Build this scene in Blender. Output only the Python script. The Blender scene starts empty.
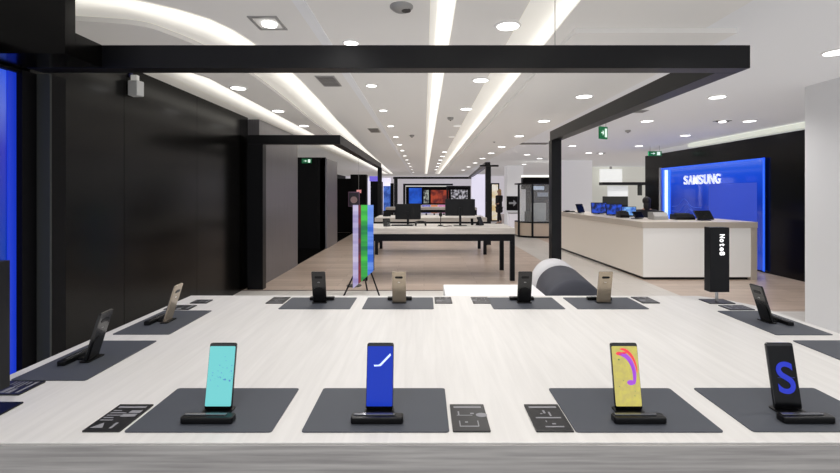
import bpy, bmesh, math, random
from mathutils import Vector, Matrix
random.seed(7)
S = bpy.context.scene
COL = S.collection
PI = math.pi
S.view_settings.view_transform = 'Standard'
S.view_settings.look = 'None'
S.view_settings.exposure = 0.0
S.view_settings.gamma = 1.0

# ------------------------------------------------------------------ colour + materials
def lin(c):
    return tuple((v/255/12.92) if v/255 <= 0.04045 else ((v/255+0.055)/1.055)**2.4 for v in c) + (1,)

def mat(name, rgb, rough=0.5, metal=0.0, emit=None, es=0.0, coat=0.0, spec=0.5, alpha=1.0, trans=0.0):
    m = bpy.data.materials.new(name); m.use_nodes = True
    b = m.node_tree.nodes['Principled BSDF']
    b.inputs['Base Color'].default_value = lin(rgb)
    b.inputs['Roughness'].default_value = rough
    b.inputs['Metallic'].default_value = metal
    b.inputs['Specular IOR Level'].default_value = spec
    b.inputs['Coat Weight'].default_value = coat
    b.inputs['Alpha'].default_value = alpha
    b.inputs['Transmission Weight'].default_value = trans
    if emit:
        b.inputs['Emission Color'].default_value = lin(emit)
        b.inputs['Emission Strength'].default_value = es
    return m

def nodes(m):
    t = m.node_tree
    return t, t.nodes, t.links, t.nodes['Principled BSDF']

def noise_colour(m, c1, c2, scale=(1,1,1), nscale=5, detail=4, lo=0.35, hi=0.65, bump=0.0, emis=False):
    t, N, L, b = nodes(m)
    tc = N.new('ShaderNodeTexCoord'); mp = N.new('ShaderNodeMapping'); mp.inputs['Scale'].default_value = scale
    no = N.new('ShaderNodeTexNoise'); no.inputs['Scale'].default_value = nscale; no.inputs['Detail'].default_value = detail
    cr = N.new('ShaderNodeValToRGB'); cr.color_ramp.elements[0].position = lo; cr.color_ramp.elements[1].position = hi
    cr.color_ramp.elements[0].color = lin(c1); cr.color_ramp.elements[1].color = lin(c2)
    L.new(tc.outputs['Object'], mp.inputs['Vector']); L.new(mp.outputs[0], no.inputs['Vector'])
    L.new(no.outputs['Fac'], cr.inputs['Fac']); L.new(cr.outputs[0], b.inputs['Base Color'])
    if emis: L.new(cr.outputs[0], b.inputs['Emission Color'])
    if bump:
        bp = N.new('ShaderNodeBump'); bp.inputs['Strength'].default_value = bump; bp.inputs['Distance'].default_value = 0.01
        L.new(no.outputs['Fac'], bp.inputs['Height']); L.new(bp.outputs[0], b.inputs['Normal'])
    return m

def planks(m, c1, c2, mortar, bw=1.2, rh=0.14, rough=0.4, rot=0.0, grain=0.25, msize=0.004):
    t, N, L, b = nodes(m)
    tc = N.new('ShaderNodeTexCoord'); mp = N.new('ShaderNodeMapping'); mp.inputs['Rotation'].default_value = (0,0,rot)
    br = N.new('ShaderNodeTexBrick'); br.inputs['Scale'].default_value = 1
    br.inputs['Brick Width'].default_value = bw; br.inputs['Row Height'].default_value = rh
    br.inputs['Mortar Size'].default_value = msize; br.inputs['Mortar Smooth'].default_value = 0.3
    br.inputs['Color1'].default_value = lin(c1); br.inputs['Color2'].default_value = lin(c2); br.inputs['Mortar'].default_value = lin(mortar)
    br.offset = 0.37
    m2 = N.new('ShaderNodeMapping'); m2.inputs['Scale'].default_value = (1.2, 14, 1); m2.inputs['Rotation'].default_value = (0,0,rot)
    no = N.new('ShaderNodeTexNoise'); no.inputs['Scale'].default_value = 2.2; no.inputs['Detail'].default_value = 6
    cr = N.new('ShaderNodeValToRGB'); cr.color_ramp.elements[0].position = 0.3; cr.color_ramp.elements[1].position = 0.7
    g = 1 - grain
    cr.color_ramp.elements[0].color = (g,g,g,1); cr.color_ramp.elements[1].color = (1,1,1,1)
    mx = N.new('ShaderNodeMix'); mx.data_type = 'RGBA'; mx.blend_type = 'MULTIPLY'; mx.inputs[0].default_value = 1
    L.new(tc.outputs['Object'], mp.inputs[0]); L.new(mp.outputs[0], br.inputs['Vector'])
    L.new(tc.outputs['Object'], m2.inputs[0]); L.new(m2.outputs[0], no.inputs['Vector']); L.new(no.outputs['Fac'], cr.inputs['Fac'])
    L.new(br.outputs['Color'], mx.inputs[6]); L.new(cr.outputs[0], mx.inputs[7]); L.new(mx.outputs[2], b.inputs['Base Color'])
    b.inputs['Roughness'].default_value = rough
    return m

M = {}
M['ceiling'] = mat('ceiling_fill_glow', (205,203,200), 0.8, emit=(202,199,195), es=0.33)  # self-glow added as soft fill light; the ceiling is no lamp
M['ceiling_r'] = mat('ceiling_white_glow', (212,212,213), 0.8, emit=(206,206,208), es=0.29)  # right-hand ceiling carries the same added fill glow
M['soffit'] = mat('soffit_glow', (196,194,192), 0.8, emit=(196,192,186), es=0.30)  # soffit shares the added ceiling glow
M['strip'] = mat('cove_light', (255,255,250), 0.5, emit=(255,253,244), es=1.15)
M['cove'] = mat('cove_glow', (222,220,214), 0.6, emit=(255,251,240), es=0.0)
_t, _N, _L, _b = nodes(M['cove'])
_a = _N.new('ShaderNodeAttribute'); _a.attribute_name = 'glow'
_L.new(_a.outputs['Fac'], _b.inputs['Emission Strength'])
M['cornice'] = mat('cornice_light', (225,230,218), 0.6, emit=(228,232,220), es=0.55)
M['lens'] = mat('downlight_lens', (255,255,255), 0.4, emit=(255,255,252), es=4.0)
M['lens_dim'] = mat('downlight_lens_dim', (215,213,208), 0.4, emit=(230,226,220), es=0.75)
M['ring'] = mat('downlight_ring', (215,214,212), 0.4, emit=(210,208,206), es=0.25)
M['hole'] = mat('dark_recess', (70,68,66), 0.6)
M['slat'] = mat('vent_slat', (150,148,146), 0.6)
M['ceil_grey'] = mat('vent_metal', (176,175,173), 0.5, 0.2)
M['white_wall'] = mat('white_wall', (222,222,224), 0.7, emit=(222,222,226), es=0.28)  # emission added to brighten the walls, which are not light sources
M['far_wall'] = mat('far_white_wall', (225,222,228), 0.7, emit=(226,222,232), es=0.35)  # far wall brightened by an added glow of its own
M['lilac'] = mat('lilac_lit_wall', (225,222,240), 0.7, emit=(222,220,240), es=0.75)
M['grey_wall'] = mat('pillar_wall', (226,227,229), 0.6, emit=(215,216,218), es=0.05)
M['black_wall'] = mat('black_lacquer_wall', (8,7,6), 0.2, spec=0.24)
M['black'] = mat('black_metal', (12,13,17), 0.38, spec=0.3)
M['black_matt'] = mat('black_matt', (9,9,12), 0.6, spec=0.15)
M['charcoal_col'] = mat('charcoal_column', (62,65,64), 0.75, spec=0.3)
M['panel_grey'] = noise_colour(mat('brushed_dark_panel', (110,108,114), 0.32, 0.5), (112,110,114), (120,118,123), (30,30,0.6), 2, 3)
M['wood_floor'] = planks(mat('wood_floor', (180,160,145)), (212,192,177), (194,174,159), (158,138,124), 1.4, 0.2, 0.32)
M['tile_grey'] = planks(mat('grey_tile', (175,172,168)), (205,200,194), (212,207,201), (180,176,170), 0.6, 0.6, 0.3, grain=0.08)
M['tile_light'] = planks(mat('pale_tile', (215,212,208)), (218,214,209), (212,208,203), (196,192,188), 0.6, 0.6, 0.35, grain=0.05)
M['floor_line'] = mat('floor_trim', (95,82,74), 0.5)
M['table'] = mat('whitewashed_wood', (225,222,218), 0.42)
M['apron'] = noise_colour(mat('shaded_wood_edge', (165,163,162), 0.5), (150,148,147), (182,180,178), (1.5,3,45), 2.0, 5, bump=0.1)  # front edge in shade: the darkening is put into the wood colour
M['mat'] = mat('charcoal_leather', (72,76,84), 0.55)
M['card'] = mat('card_black', (30,30,33), 0.35)
M['ink'] = mat('card_print', (145,145,150), 0.5)
M['ink_blue'] = mat('card_print_violet', (96,98,140), 0.5)
M['phone_black'] = mat('phone_black', (10,10,12), 0.18, coat=0.35)
M['phone_gold'] = mat('phone_gold', (176,162,142), 0.24, 0.55, coat=0.3)
M['dock'] = mat('dock_black', (9,9,11), 0.28, spec=0.35)
M['dock_strip'] = mat('dock_gloss_strip', (120,122,128), 0.15, 0.7)
M['steel'] = mat('brushed_steel', (190,190,192), 0.3, 0.9)
M['white_lac'] = mat('white_laminate', (236,236,238), 0.4)
M['desk_front'] = mat('desk_white', (232,231,228), 0.45, emit=(230,228,224), es=0.20)  # added glow lifts the desk front; nothing lights it from inside
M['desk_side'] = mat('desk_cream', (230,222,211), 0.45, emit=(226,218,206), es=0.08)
M['desk_top'] = mat('desk_top_stone', (205,196,184), 0.4)
M['bench_white'] = mat('bench_white', (240,240,242), 0.45)
M['fab_white'] = mat('fabric_white', (214,214,218), 0.8)
M['fab_dark'] = mat('fabric_charcoal', (64,66,76), 0.75)
M['screen_black'] = mat('screen_black', (6,7,10), 0.2, spec=0.25)
M['letter'] = mat('lit_letters', (255,255,255), 0.4, emit=(255,255,255), es=1.3)
M['letter_soft'] = mat('lit_letters_soft', (255,255,255), 0.4, emit=(200,212,238), es=0.6)
M['exit_green'] = mat('exit_green', (20,120,72), 0.5, emit=(16,110,66), es=0.3)
M['exit_white'] = mat('exit_white', (230,245,236), 0.5, emit=(220,245,232), es=0.8)
M['glass'] = mat('clear_glass', (235,240,242), 0.05, alpha=0.18)
M['leg_metal'] = mat('leg_dark', (15,16,22), 0.5, spec=0.2)
M['skin'] = mat('skin', (205,160,135), 0.6)
M['hair_blond'] = mat('hair_blond', (196,160,108), 0.6)
M['hair_dark'] = mat('hair_dark', (26,22,20), 0.6)
M['cloth_black'] = mat('cloth_black', (20,20,26), 0.8)
M['cloth_grey'] = mat('cloth_grey', (150,150,155), 0.8)
M['shoe'] = mat('shoe_black', (15,15,15), 0.5)
def em(name, rgb, s=0.9, rough=0.4): return mat(name, rgb, rough, emit=rgb, es=s)

# table grain along Y
t, N, L, b = nodes(M['table'])
tc = N.new('ShaderNodeTexCoord'); mp = N.new('ShaderNodeMapping'); mp.inputs['Scale'].default_value = (16,1.0,1); mp.inputs['Rotation'].default_value = (0,0,0.0)
no = N.new('ShaderNodeTexNoise'); no.inputs['Scale'].default_value = 2.6; no.inputs['Detail'].default_value = 7; no.inputs['Distortion'].default_value = 0.6
cr = N.new('ShaderNodeValToRGB'); cr.color_ramp.elements[0].position = 0.3; cr.color_ramp.elements[1].position = 0.72
cr.color_ramp.elements[0].color = lin((219,217,214)); cr.color_ramp.elements[1].color = lin((229,227,224))
L.new(tc.outputs['Object'], mp.inputs[0]); L.new(mp.outputs[0], no.inputs['Vector']); L.new(no.outputs['Fac'], cr.inputs['Fac']); L.new(cr.outputs[0], b.inputs['Base Color'])

# ------------------------------------------------------------------ mesh helpers
class MB:
    def __init__(s): s.bm = bmesh.new()
    def box(s, a, b, bev=0.0, seg=2):
        r = bmesh.ops.create_cube(s.bm, size=1.0); vs = r['verts']
        for v in vs:
            v.co = Vector([(a[i]+b[i])/2 + v.co[i]*(b[i]-a[i]) for i in range(3)])
        if bev > 0:
            es = list({e for v in vs for e in v.link_edges})
            bmesh.ops.bevel(s.bm, geom=es, offset=bev, segments=seg, affect='EDGES', profile=0.5, clamp_overlap=True)
        return s
    def prism(s, poly, z0, z1, axis='z', bev=0.0):
        n = len(poly)
        def P(u, v, w):
            return (u,v,w) if axis == 'z' else ((u,w,v) if axis == 'y' else (w,u,v))
        lo = [s.bm.verts.new(P(x,y,z0)) for x,y in poly]; hi = [s.bm.verts.new(P(x,y,z1)) for x,y in poly]
        fs = [s.bm.faces.new(lo[::-1]), s.bm.faces.new(hi)]
        for i in range(n): fs.append(s.bm.faces.new((lo[i],lo[(i+1)%n],hi[(i+1)%n],hi[i])))
        bmesh.ops.recalc_face_normals(s.bm, faces=fs)
        if bev > 0:
            es = list({e for f in fs[:2] for e in f.edges})
            bmesh.ops.bevel(s.bm, geom=es, offset=bev, segments=2, affect='EDGES', profile=0.5, clamp_overlap=True)
        return s
    def cyl(s, p0, p1, r0, r1=None, seg=20):
        r1 = r0 if r1 is None else r1
        p0 = Vector(p0); p1 = Vector(p1); d = p1-p0
        q = d.to_track_quat('Z','Y').to_matrix().to_4x4()
        bmesh.ops.create_cone(s.bm, cap_ends=True, segments=seg, radius1=r0, radius2=r1, depth=d.length, matrix=Matrix.Translation((p0+p1)/2) @ q)
        return s
    def ball(s, c, r, seg=20):
        mtx = Matrix.Translation(c) @ Matrix.Diagonal((r[0],r[1],r[2],1))
        bmesh.ops.create_uvsphere(s.bm, u_segments=seg, v_segments=seg//2+2, radius=1, matrix=mtx); return s
    def lathe(s, prof, seg=32, cx=0, cy=0):
        rings = []
        for r, z in prof:
            rings.append([s.bm.verts.new((cx+r*math.cos(2*PI*k/seg), cy+r*math.sin(2*PI*k/seg), z)) for k in range(seg)])
        for a, b in zip(rings, rings[1:]):
            for k in range(seg): s.bm.faces.new((a[k],a[(k+1)%seg],b[(k+1)%seg],b[k]))
        s.bm.faces.new(rings[0][::-1]); s.bm.faces.new(rings[-1])
        bmesh.ops.recalc_face_normals(s.bm, faces=s.bm.faces); return s
    def build(s, name, m, parent=None, smooth=False, loc=None, rot=None):
        me = bpy.data.meshes.new(name); s.bm.to_mesh(me); s.bm.free()
        me.materials.append(m)
        if smooth:
            for p in me.polygons: p.use_smooth = True
        o = bpy.data.objects.new(name, me); COL.objects.link(o)
        if parent: o.parent = parent
        if loc: o.location = loc
        if rot: o.rotation_euler = rot
        return o

def rrect(x0, x1, y0, y1, r, n=5):
    pts = []
    for cx, cy, a0 in ((x1-r,y1-r,0),(x0+r,y1-r,90),(x0+r,y0+r,180),(x1-r,y0+r,270)):
        for k in range(n+1):
            a = math.radians(a0 + 90*k/n); pts.append((cx+r*math.cos(a), cy+r*math.sin(a)))
    return pts

def tag(o, label=None, cat=None, group=None, kind=None):
    if label: o['label'] = label
    if cat: o['category'] = cat
    if group: o['group'] = group
    if kind: o['kind'] = kind
    return o
def thing(name, label, cat, loc=(0,0,0), rz=0, group=None):
    o = bpy.data.objects.new(name, None); COL.objects.link(o)
    o.empty_display_size = 0.05
    o.location = loc; o.rotation_euler = (0,0,rz)
    return tag(o, label, cat, group)
def struct(name, mb, m):
    return tag(mb.build(name, m), kind='structure')
def copy_tree(o, parent=None):
    c = o.copy(); COL.objects.link(c)
    if parent: c.parent = parent
    for ch in [x for x in o.children]: copy_tree(ch, c)
    return c
def text_mesh(name, body, m, parent, size, loc, rot, extrude=0.004, offset=0.0, width=None, weight=None):
    cu = bpy.data.curves.new(name, 'FONT'); cu.body = body; cu.size = size; cu.extrude = extrude; cu.offset = offset; cu.space_character = 1.0 if len(body) < 6 else 1.35
    cu.align_x = 'CENTER'; cu.align_y = 'CENTER'
    tmp = bpy.data.objects.new(name+'_tmp', cu); COL.objects.link(tmp)
    bpy.context.view_layer.update()
    me = bpy.data.meshes.new_from_object(tmp.evaluated_get(bpy.context.evaluated_depsgraph_get()))
    bpy.data.objects.remove(tmp)
    xs = [v.co.x for v in me.vertices]; ys = [v.co.y for v in me.vertices]
    cx = (max(xs)+min(xs))/2; cy = (max(ys)+min(ys))/2; w = max(xs)-min(xs); h = max(ys)-min(ys)
    sx = (width/w) if width else 1; sy = (weight/h) if weight else sx
    for v in me.vertices: v.co.x = (v.co.x-cx)*sx; v.co.y = (v.co.y-cy)*sy
    me.name = name; me.materials.clear(); me.materials.append(m)
    o = bpy.data.objects.new(name, me); COL.objects.link(o); o.parent = parent; o.location = loc; o.rotation_euler = rot
    return o

# ------------------------------------------------------------------ camera
cam = bpy.data.cameras.new('camera'); co = bpy.data.objects.new('camera', cam); COL.objects.link(co)
co.location = (0,0,1.5); co.rotation_euler = (PI/2,0,0)
cam.sensor_width = 36; cam.lens = 434/840*36
cam.shift_x = -4/840; cam.shift_y = -43.5/840
cam.clip_start = 0.05; cam.clip_end = 200
S.camera = co

# ------------------------------------------------------------------ shell
H = 2.7
struct('floor', MB().box((-6,6.7,-0.1),(2.6,44,0)), M['wood_floor'])
struct('floor', MB().box((-6,-3,-0.1),(2.6,6.66,0)), M['tile_light'])
struct('trim_1', MB().box((-6,6.66,-0.1),(2.6,6.7,0.004)), M['floor_line'])
struct('floor', MB().box((2.6,-3,-0.1),(3.75,44,0)), M['tile_grey'])
struct('floor', MB().box((3.75,5.5,-0.1),(13,44,0)), M['wood_floor'])
struct('floor', MB().box((3.75,-3,-0.1),(13,5.5,0)), M['tile_light'])

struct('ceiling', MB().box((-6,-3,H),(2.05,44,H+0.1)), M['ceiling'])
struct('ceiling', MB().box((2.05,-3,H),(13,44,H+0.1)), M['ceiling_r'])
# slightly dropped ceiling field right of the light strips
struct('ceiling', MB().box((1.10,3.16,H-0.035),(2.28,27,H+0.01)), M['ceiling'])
# pale joint band
struct('trim_2', MB().box((-0.82,-2,H-0.008),(-0.74,30,H+0.01)), M['ceiling_r'])
def ribbon(name, left_pts, right_pts, prof, z):
    # a lit cove surface: glow falls off across its width
    bm = bmesh.new(); n = len(left_pts); rows = []
    vals = {}
    for (lx,ly),(rx,ry) in zip(left_pts, right_pts):
        row = []
        for f, g_ in prof:
            v = bm.verts.new((lx+(rx-lx)*f, ly+(ry-ly)*f, z)); row.append(v); vals[v] = g_
        rows.append(row)
    for a, b_ in zip(rows, rows[1:]):
        for k in range(len(prof)-1): bm.faces.new((a[k],b_[k],b_[k+1],a[k+1]))
    bm.verts.index_update(); bm.verts.ensure_lookup_table()
    gl = [0.0]*len(bm.verts)
    for v, g_ in vals.items(): gl[v.index] = g_
    me = bpy.data.meshes.new(name); bm.to_mesh(me); bm.free()
    at = me.attributes.new('glow','FLOAT','POINT')
    for i, g_ in enumerate(gl): at.data[i].value = g_
    me.materials.append(M['cove'])
    o = bpy.data.objects.new(name, me); COL.objects.link(o); o['kind'] = 'structure'; return o
# straight cove strips
ribbon('trim_3', [(0.04,-2),(0.04,27)], [(0.20,-2),(0.20,27)], [(0,0.38),(0.25,0.55),(0.32,0.95),(0.97,0.95),(1,0.5)], H-0.006)
ribbon('trim_4', [(0.66,-2),(0.66,27)], [(0.97,-2),(0.97,27)], [(0,0.36),(0.45,0.5),(0.62,0.75),(0.68,1.0),(0.95,1.0),(1,0.5)], H-0.006)
# curved cove strip on the left, then the dropped soffit, then the wall-side strip
def interp(pts, y):
    for (x0,y0),(x1,y1) in zip(pts, pts[1:]):
        if y0 <= y <= y1:
            t_ = (y-y0)/(y1-y0); return x0+(x1-x0)*t_
    return pts[-1][0]
right = [(-1.78,2.7),(-1.47,3.0),(-1.36,3.5),(-1.31,4.34),(-1.35,5.6),(-1.43,7.1),(-1.6,12),(-1.93,27)]
left  = [(-1.57,4.34),(-1.62,5.6),(-1.70,7.1),(-1.86,12),(-2.12,27)]
outer = [(-3.4,2.25),(-2.5,2.42),(-2.1,2.54)]
inner = [(-3.4,2.80),(-2.8,2.84),(-2.35,2.93),(-1.96,3.02),(-1.79,3.18),(-1.67,3.42),(-1.60,3.8)]
def smooth_curve(p, n=6):
    q = [p[0]] + p + [p[-1]]; out = []
    for i in range(1, len(q)-2):
        a, b_, c_, d_ = (Vector(q[i-1]), Vector(q[i]), Vector(q[i+1]), Vector(q[i+2]))
        for k in range(n):
            u = k/n; out.append(tuple(0.5*((2*b_)+(c_-a)*u+(2*a-5*b_+4*c_-d_)*u*u+(3*b_-a-3*c_+d_)*u**3)))
    return out + [p[-1]]
ri = smooth_curve(outer + right[:5]) + right[5:]
le = smooth_curve(inner + left[:2]) + left[2:]
sl = smooth_curve([(x-0.02,y-0.01) for x,y in inner[:4]] + [(-1.86,3.2),(-1.78,3.45),(-1.72,3.85),(-1.70,4.4),(-1.74,5.6)]) + [(-1.82,7.1),(-1.97,12),(-2.16,27)]
poly = outer + right + left[::-1] + inner[::-1]
poly = ri + le[::-1]
def resample(p, n):
    ds = [0]
    for a, b_ in zip(p, p[1:]): ds.append(ds[-1]+(Vector(b_)-Vector(a)).length)
    out = []
    for i in range(n):
        u = ds[-1]*(i/(n-1))**2.2
        for j in range(len(p)-1):
            if ds[j+1] >= u-1e-9: break
        f = (u-ds[j])/max(1e-9, ds[j+1]-ds[j]); f = min(1,max(0,f))
        out.append(tuple(Vector(p[j])*(1-f)+Vector(p[j+1])*f))
    return out
ribbon('trim_5', resample(sl, 70), resample(ri, 70), [(0,0.30),(0.25,0.36),(0.45,0.6),(0.62,0.95),(0.95,1.0),(0.985,0.95),(1,0.2)], H-0.006)
sof = sl + [(-2.18,27),(-2.18,4.4),(-2.35,3.9),(-2.8,3.5),(-3.4,3.3)]
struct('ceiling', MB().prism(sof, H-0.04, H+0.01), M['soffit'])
ribbon('trim_6', [(-2.80,3.0),(-2.80,27)], [(-2.17,3.0),(-2.17,27)], [(0,0.14),(0.25,0.20),(0.45,0.42),(0.62,0.9),(0.72,1.0),(0.85,1.0),(1,0.9)], H-0.006)

# left walls
WL = MB()
for y0, y1 in ((2.9,4.05),(4.055,5.35),(5.355,6.62),(6.625,6.9)):
    WL.box((-2.95,y0,0),(-2.8,y1,H))
struct('wall_left', WL, M['black_wall'])
struct('wall_left', MB().box((-2.8,6.9,0),(-2.62,9.0,H-0.03)), M['panel_grey'])
struct('wall_left', MB().box((-5.6,11.7,0),(-2.66,11.8,2.46)), M['black_matt'])
struct('wall_left', MB().box((-2.8,11.7,0),(-2.62,13.1,2.43)), M['panel_grey'])
struct('wall_left', MB().box((-5.6,16.5,0),(-2.78,16.65,2.05)), M['black_matt'])
struct('wall_left', MB().box((-2.78,16.4,0),(-2.18,16.8,2.2)), M['black_matt'])
struct('wall_left', MB().box((-2.45,20,0),(-1.93,20.4,2.02)), M['black_matt'])
struct('wall_left', MB().box((-5.7,9.0,0),(-5.6,44,H)), M['black_matt'])
struct('floor', MB().box((-5.6,9.0,0.0),(-2.64,16.4,0.006)), M['black_wall'])
struct('wall_left', MB().box((-3.6,22.9,0),(-1.75,23.0,2.3)), M['lilac'])
# far end wall
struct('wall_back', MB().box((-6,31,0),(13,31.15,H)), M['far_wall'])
# right: wall beside the table
struct('wall_right', MB().box((4.31,-3,0),(4.5,4.91,H)), M['grey_wall'])
# black wall behind reception
struct('wall_right', MB().box((6.42,4.2,0),(6.6,12.6,2.57)), M['black_wall'])
struct('trim_7', MB().box((6.38,4.2,2.60),(6.62,10.5,2.685)), M['cornice'])
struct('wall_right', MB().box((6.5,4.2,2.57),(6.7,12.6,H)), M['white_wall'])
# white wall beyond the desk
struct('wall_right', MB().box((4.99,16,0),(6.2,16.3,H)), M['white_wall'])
M['back_office'] = mat('back_office_wall', (212,212,204), 0.7, emit=(212,212,204), es=0.30)  # office wall also lifted by added emission
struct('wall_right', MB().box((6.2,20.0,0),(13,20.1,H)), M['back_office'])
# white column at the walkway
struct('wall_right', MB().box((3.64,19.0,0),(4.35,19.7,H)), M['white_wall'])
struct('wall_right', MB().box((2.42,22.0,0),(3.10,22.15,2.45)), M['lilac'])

# ------------------------------------------------------------------ black frames
def frame_thing(label): return thing('portal_frame', label, 'frame', (0,0,0))
f1 = frame_thing('large black portal frame hanging across the front, above the phone table')
f1.location = (0,2.64,0)
MB().box((-2.42,0,2.26),(1.985,0.11,2.40),0.002).build('front_beam', M['black'], f1)
MB().box((1.845,0.111,2.26),(1.985,3.72,2.40),0.002).build('side_beam', M['black'], f1)
MB().box((1.83,3.58,0),(1.97,3.72,2.259),0.002).build('post', M['black'], f1)
MB().cyl((0.812,0.05,2.40),(0.812,0.05,H),0.003,seg=8).build('suspension_cable', M['ceil_grey'], f1)
f2 = frame_thing('black portal frame standing against the left wall behind the phone table')
f2.location = (0,6.73,0)
MB().box((-2.74,0,2.26),(-1.30,0.13,2.40),0.002).build('front_beam', M['black'], f2)
MB().box((-1.44,0.131,2.26),(-1.30,6.5,2.40),0.002).build('side_beam', M['black'], f2)
MB().box((-2.74,0,0),(-2.50,0.14,2.259),0.002).build('post', M['black'], f2)
MB().box((-1.40,6.36,0),(-1.28,6.5,2.259),0.002).build('post', M['black'], f2)
f3 = frame_thing('tall thin black portal frame right of the monitor tables')
f3.location = (0,12.5,0)
MB().box((1.78,0,0),(1.93,0.14,2.26),0.002).build('post', M['black'], f3)
MB().box((1.62,0,2.262),(2.15,0.14,2.31),0.002).build('front_beam', M['black'], f3)
MB().prism([(1.78,0.141),(1.93,0.141),(2.62,12.0),(2.48,12.0)],2.30,2.40).build('side_beam', M['black'], f3)
f4 = frame_thing('wide black portal frame across the far end of the walkway')
f4.location = (0,24.6,0)
MB().box((-1.75,0,2.30),(2.72,0.12,2.42)).build('front_beam', M['black'], f4)
MB().box((-1.70,0,0),(-1.50,0.12,2.299)).build('post', M['black'], f4)
f5 = frame_thing('smaller black portal frame around the far blue screen')
f5.location = (0,27,0)
MB().box((-1.30,0,1.97),(1.8,0.1,2.08)).build('front_beam', M['black'], f5)
MB().box((-1.30,0,0),(-1.16,0.1,1.969)).build('post', M['black'], f5)
f6 = frame_thing('lowest black portal frame at the far end, behind the right monitor')
f6.location = (0,26,0)
MB().box((1.35,0,1.84),(2.80,0.1,1.93)).build('front_beam', M['black'], f6)
MB().box((2.70,0,0),(2.80,0.1,1.839)).build('post', M['black'], f6)
MB().box((1.35,0,0),(1.45,0.1,1.839)).build('post', M['black'], f6)

# black overhead structure at top left, column and video wall
struct('wall_left', MB().box((-4.6,2.37,2.262),(-1.96,2.44,H)), M['black_wall'])
struct('ceiling', MB().box((-4.6,-3,2.262),(-2.40,2.369,2.36)), M['black_matt'])
struct('ceiling', MB().box((-4.6,2.441,2.262),(-1.96,2.64,2.40)), M['black_wall'])
struct('wall_left', MB().box((-2.50,2.76,0),(-2.38,2.775,2.258)), M['charcoal_col'])
struct('wall_left', MB().box((-2.50,2.776,0),(-2.385,2.89,2.258)), M['black_matt'])
struct('wall_left', MB().box((-2.95,2.76,0),(-2.505,2.88,H)), M['black_wall'])
vw = thing('video_wall', 'tall glowing blue screen on the left wall, beside the charcoal column', 'screen', (-2.62,1.2,0))
MB().box((0,0,0.12),(0.11,1.555,2.255)).box((0.111,1.457,0.12),(0.16,1.555,2.255)).box((0.111,0,2.236),(0.15,1.456,2.255)).build('bezel', M['black_matt'], vw)
M['vw'] = mat('video_blue', (20,50,190), 0.3)
t, N, L, b = nodes(M['vw'])
tc = N.new('ShaderNodeTexCoord'); sp = N.new('ShaderNodeSeparateXYZ'); cr = N.new('ShaderNodeValToRGB')
mpz = N.new('ShaderNodeMapRange'); mpz.inputs['From Min'].default_value = 0.3; mpz.inputs['From Max'].default_value = 2.25
e = cr.color_ramp.elements; e[0].position = 0.0; e[0].color = lin((12,40,150)); e[1].position = 1.0; e[1].color = lin((52,92,225))
k = e.new(0.45); k.color = lin((10,52,150)); k = e.new(0.75); k.color = lin((46,52,170)); k = e.new(0.88); k.color = lin((84,104,200))
L.new(tc.outputs['Object'], sp.inputs[0]); L.new(sp.outputs['Z'], mpz.inputs['Value']); L.new(mpz.outputs[0], cr.inputs['Fac'])
L.new(cr.outputs[0], b.inputs['Emission Color']); L.new(cr.outputs[0], b.inputs['Base Color']); b.inputs['Emission Strength'].default_value = 0.68
MB().box((0.111,0.05,0.2),(0.118,1.40,2.235)).build('screen', M['vw'], vw)
MB().box((0.119,1.40,0.2),(0.126,1.455,2.235)).build('light_edge', em('edge_blue',(20,48,176), 0.9), vw)

# wall speaker
sp_ = thing('wall_speaker', 'small white speaker on a bracket high on the black wall', 'speaker', (-2.735,4.13,2.42))
MB().prism([(-0.055,-0.04),(0.035,-0.05),(0.05,0.03),(-0.055,0.04)],0.0,0.145,bev=0.008).build('housing', mat('speaker_white',(215,218,220),0.5), sp_)
MB().box((-0.045,-0.02,0.146),(0.015,0.02,0.20),0.004).build('bracket', M['ring'], sp_)
MB().box((-0.064,-0.015,0.18),(-0.046,0.02,0.225),0.002).build('wall_mount', mat('mount_navy',(24,30,80),0.5), sp_)

# ------------------------------------------------------------------ ceiling fittings
def downlight(label, x, y, r=0.082, m='lens', group=None, z=H):
    d = thing('downlight', label, 'ceiling light', (x,y,z), 0, group)
    MB().lathe([(r*1.22,0.0),(r*1.22,-0.006),(r*1.02,-0.012),(r*1.0,0.0)][::-1]).build('trim_ring', M['ring'], d, True)
    MB().cyl((0,0,-0.013),(0,0,-0.004),r*0.98,seg=28).build('lens', M[m], d)
    return d
protos = {}
def dl(label, x, y, r=0.082, m='lens', group=None, z=H):
    k = (r,m)
    if k not in protos:
        protos[k] = downlight(label, x, y, r, m, group, z); return protos[k]
    c = copy_tree(protos[k]); c.location = (x,y,z); c['label'] = label; c['group'] = group; return c
ords = ['nearest','second','third','fourth','fifth','sixth','seventh','eighth','ninth','tenth','eleventh','twelfth','thirteenth']
spots = []
g = 'round downlights left of the centre strip'
for i, y in enumerate((3.45,4.82,6.27,7.73,9.23,10.7,12.2,13.9,15.6,17.5,19.5,22,25)):
    dl(f'small round downlight left of the centre light strip, {ords[i]} in its row', -0.483*1.2*(1+0.06*min(1,(y-3.45)/10)), y, 0.055, 'lens', g); spots.append((-0.59,y))
g = 'round downlights between the two straight strips'
for i, y in enumerate((3.1,4.59,6.16,7.7,9.2,12.6,14.1,15.7,17.5,19.5,22)):
    if i in (3,4):
        dl(f'faint round downlight between the two straight light strips, {ords[i]} in its row', 0.59, y, 0.07, 'lens_dim', g)
    else:
        dl(f'round downlight between the two straight light strips, {ords[i]} in its row', 0.60, y, 0.078, 'lens', g); spots.append((0.6,y))
g = 'round downlights right of the straight strips'
for i, y in enumerate((5.37,7.2,9.1,11.2,13.0,15.0,17.2,19.8,22.6)):
    dl(f'round downlight right of the right light strip, {ords[i]} in its row', 1.92+0.008*i, y*0.97, 0.09, 'lens', g, H-0.035); spots.append((1.97,y))
g = 'round downlights over the reception side'
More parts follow.
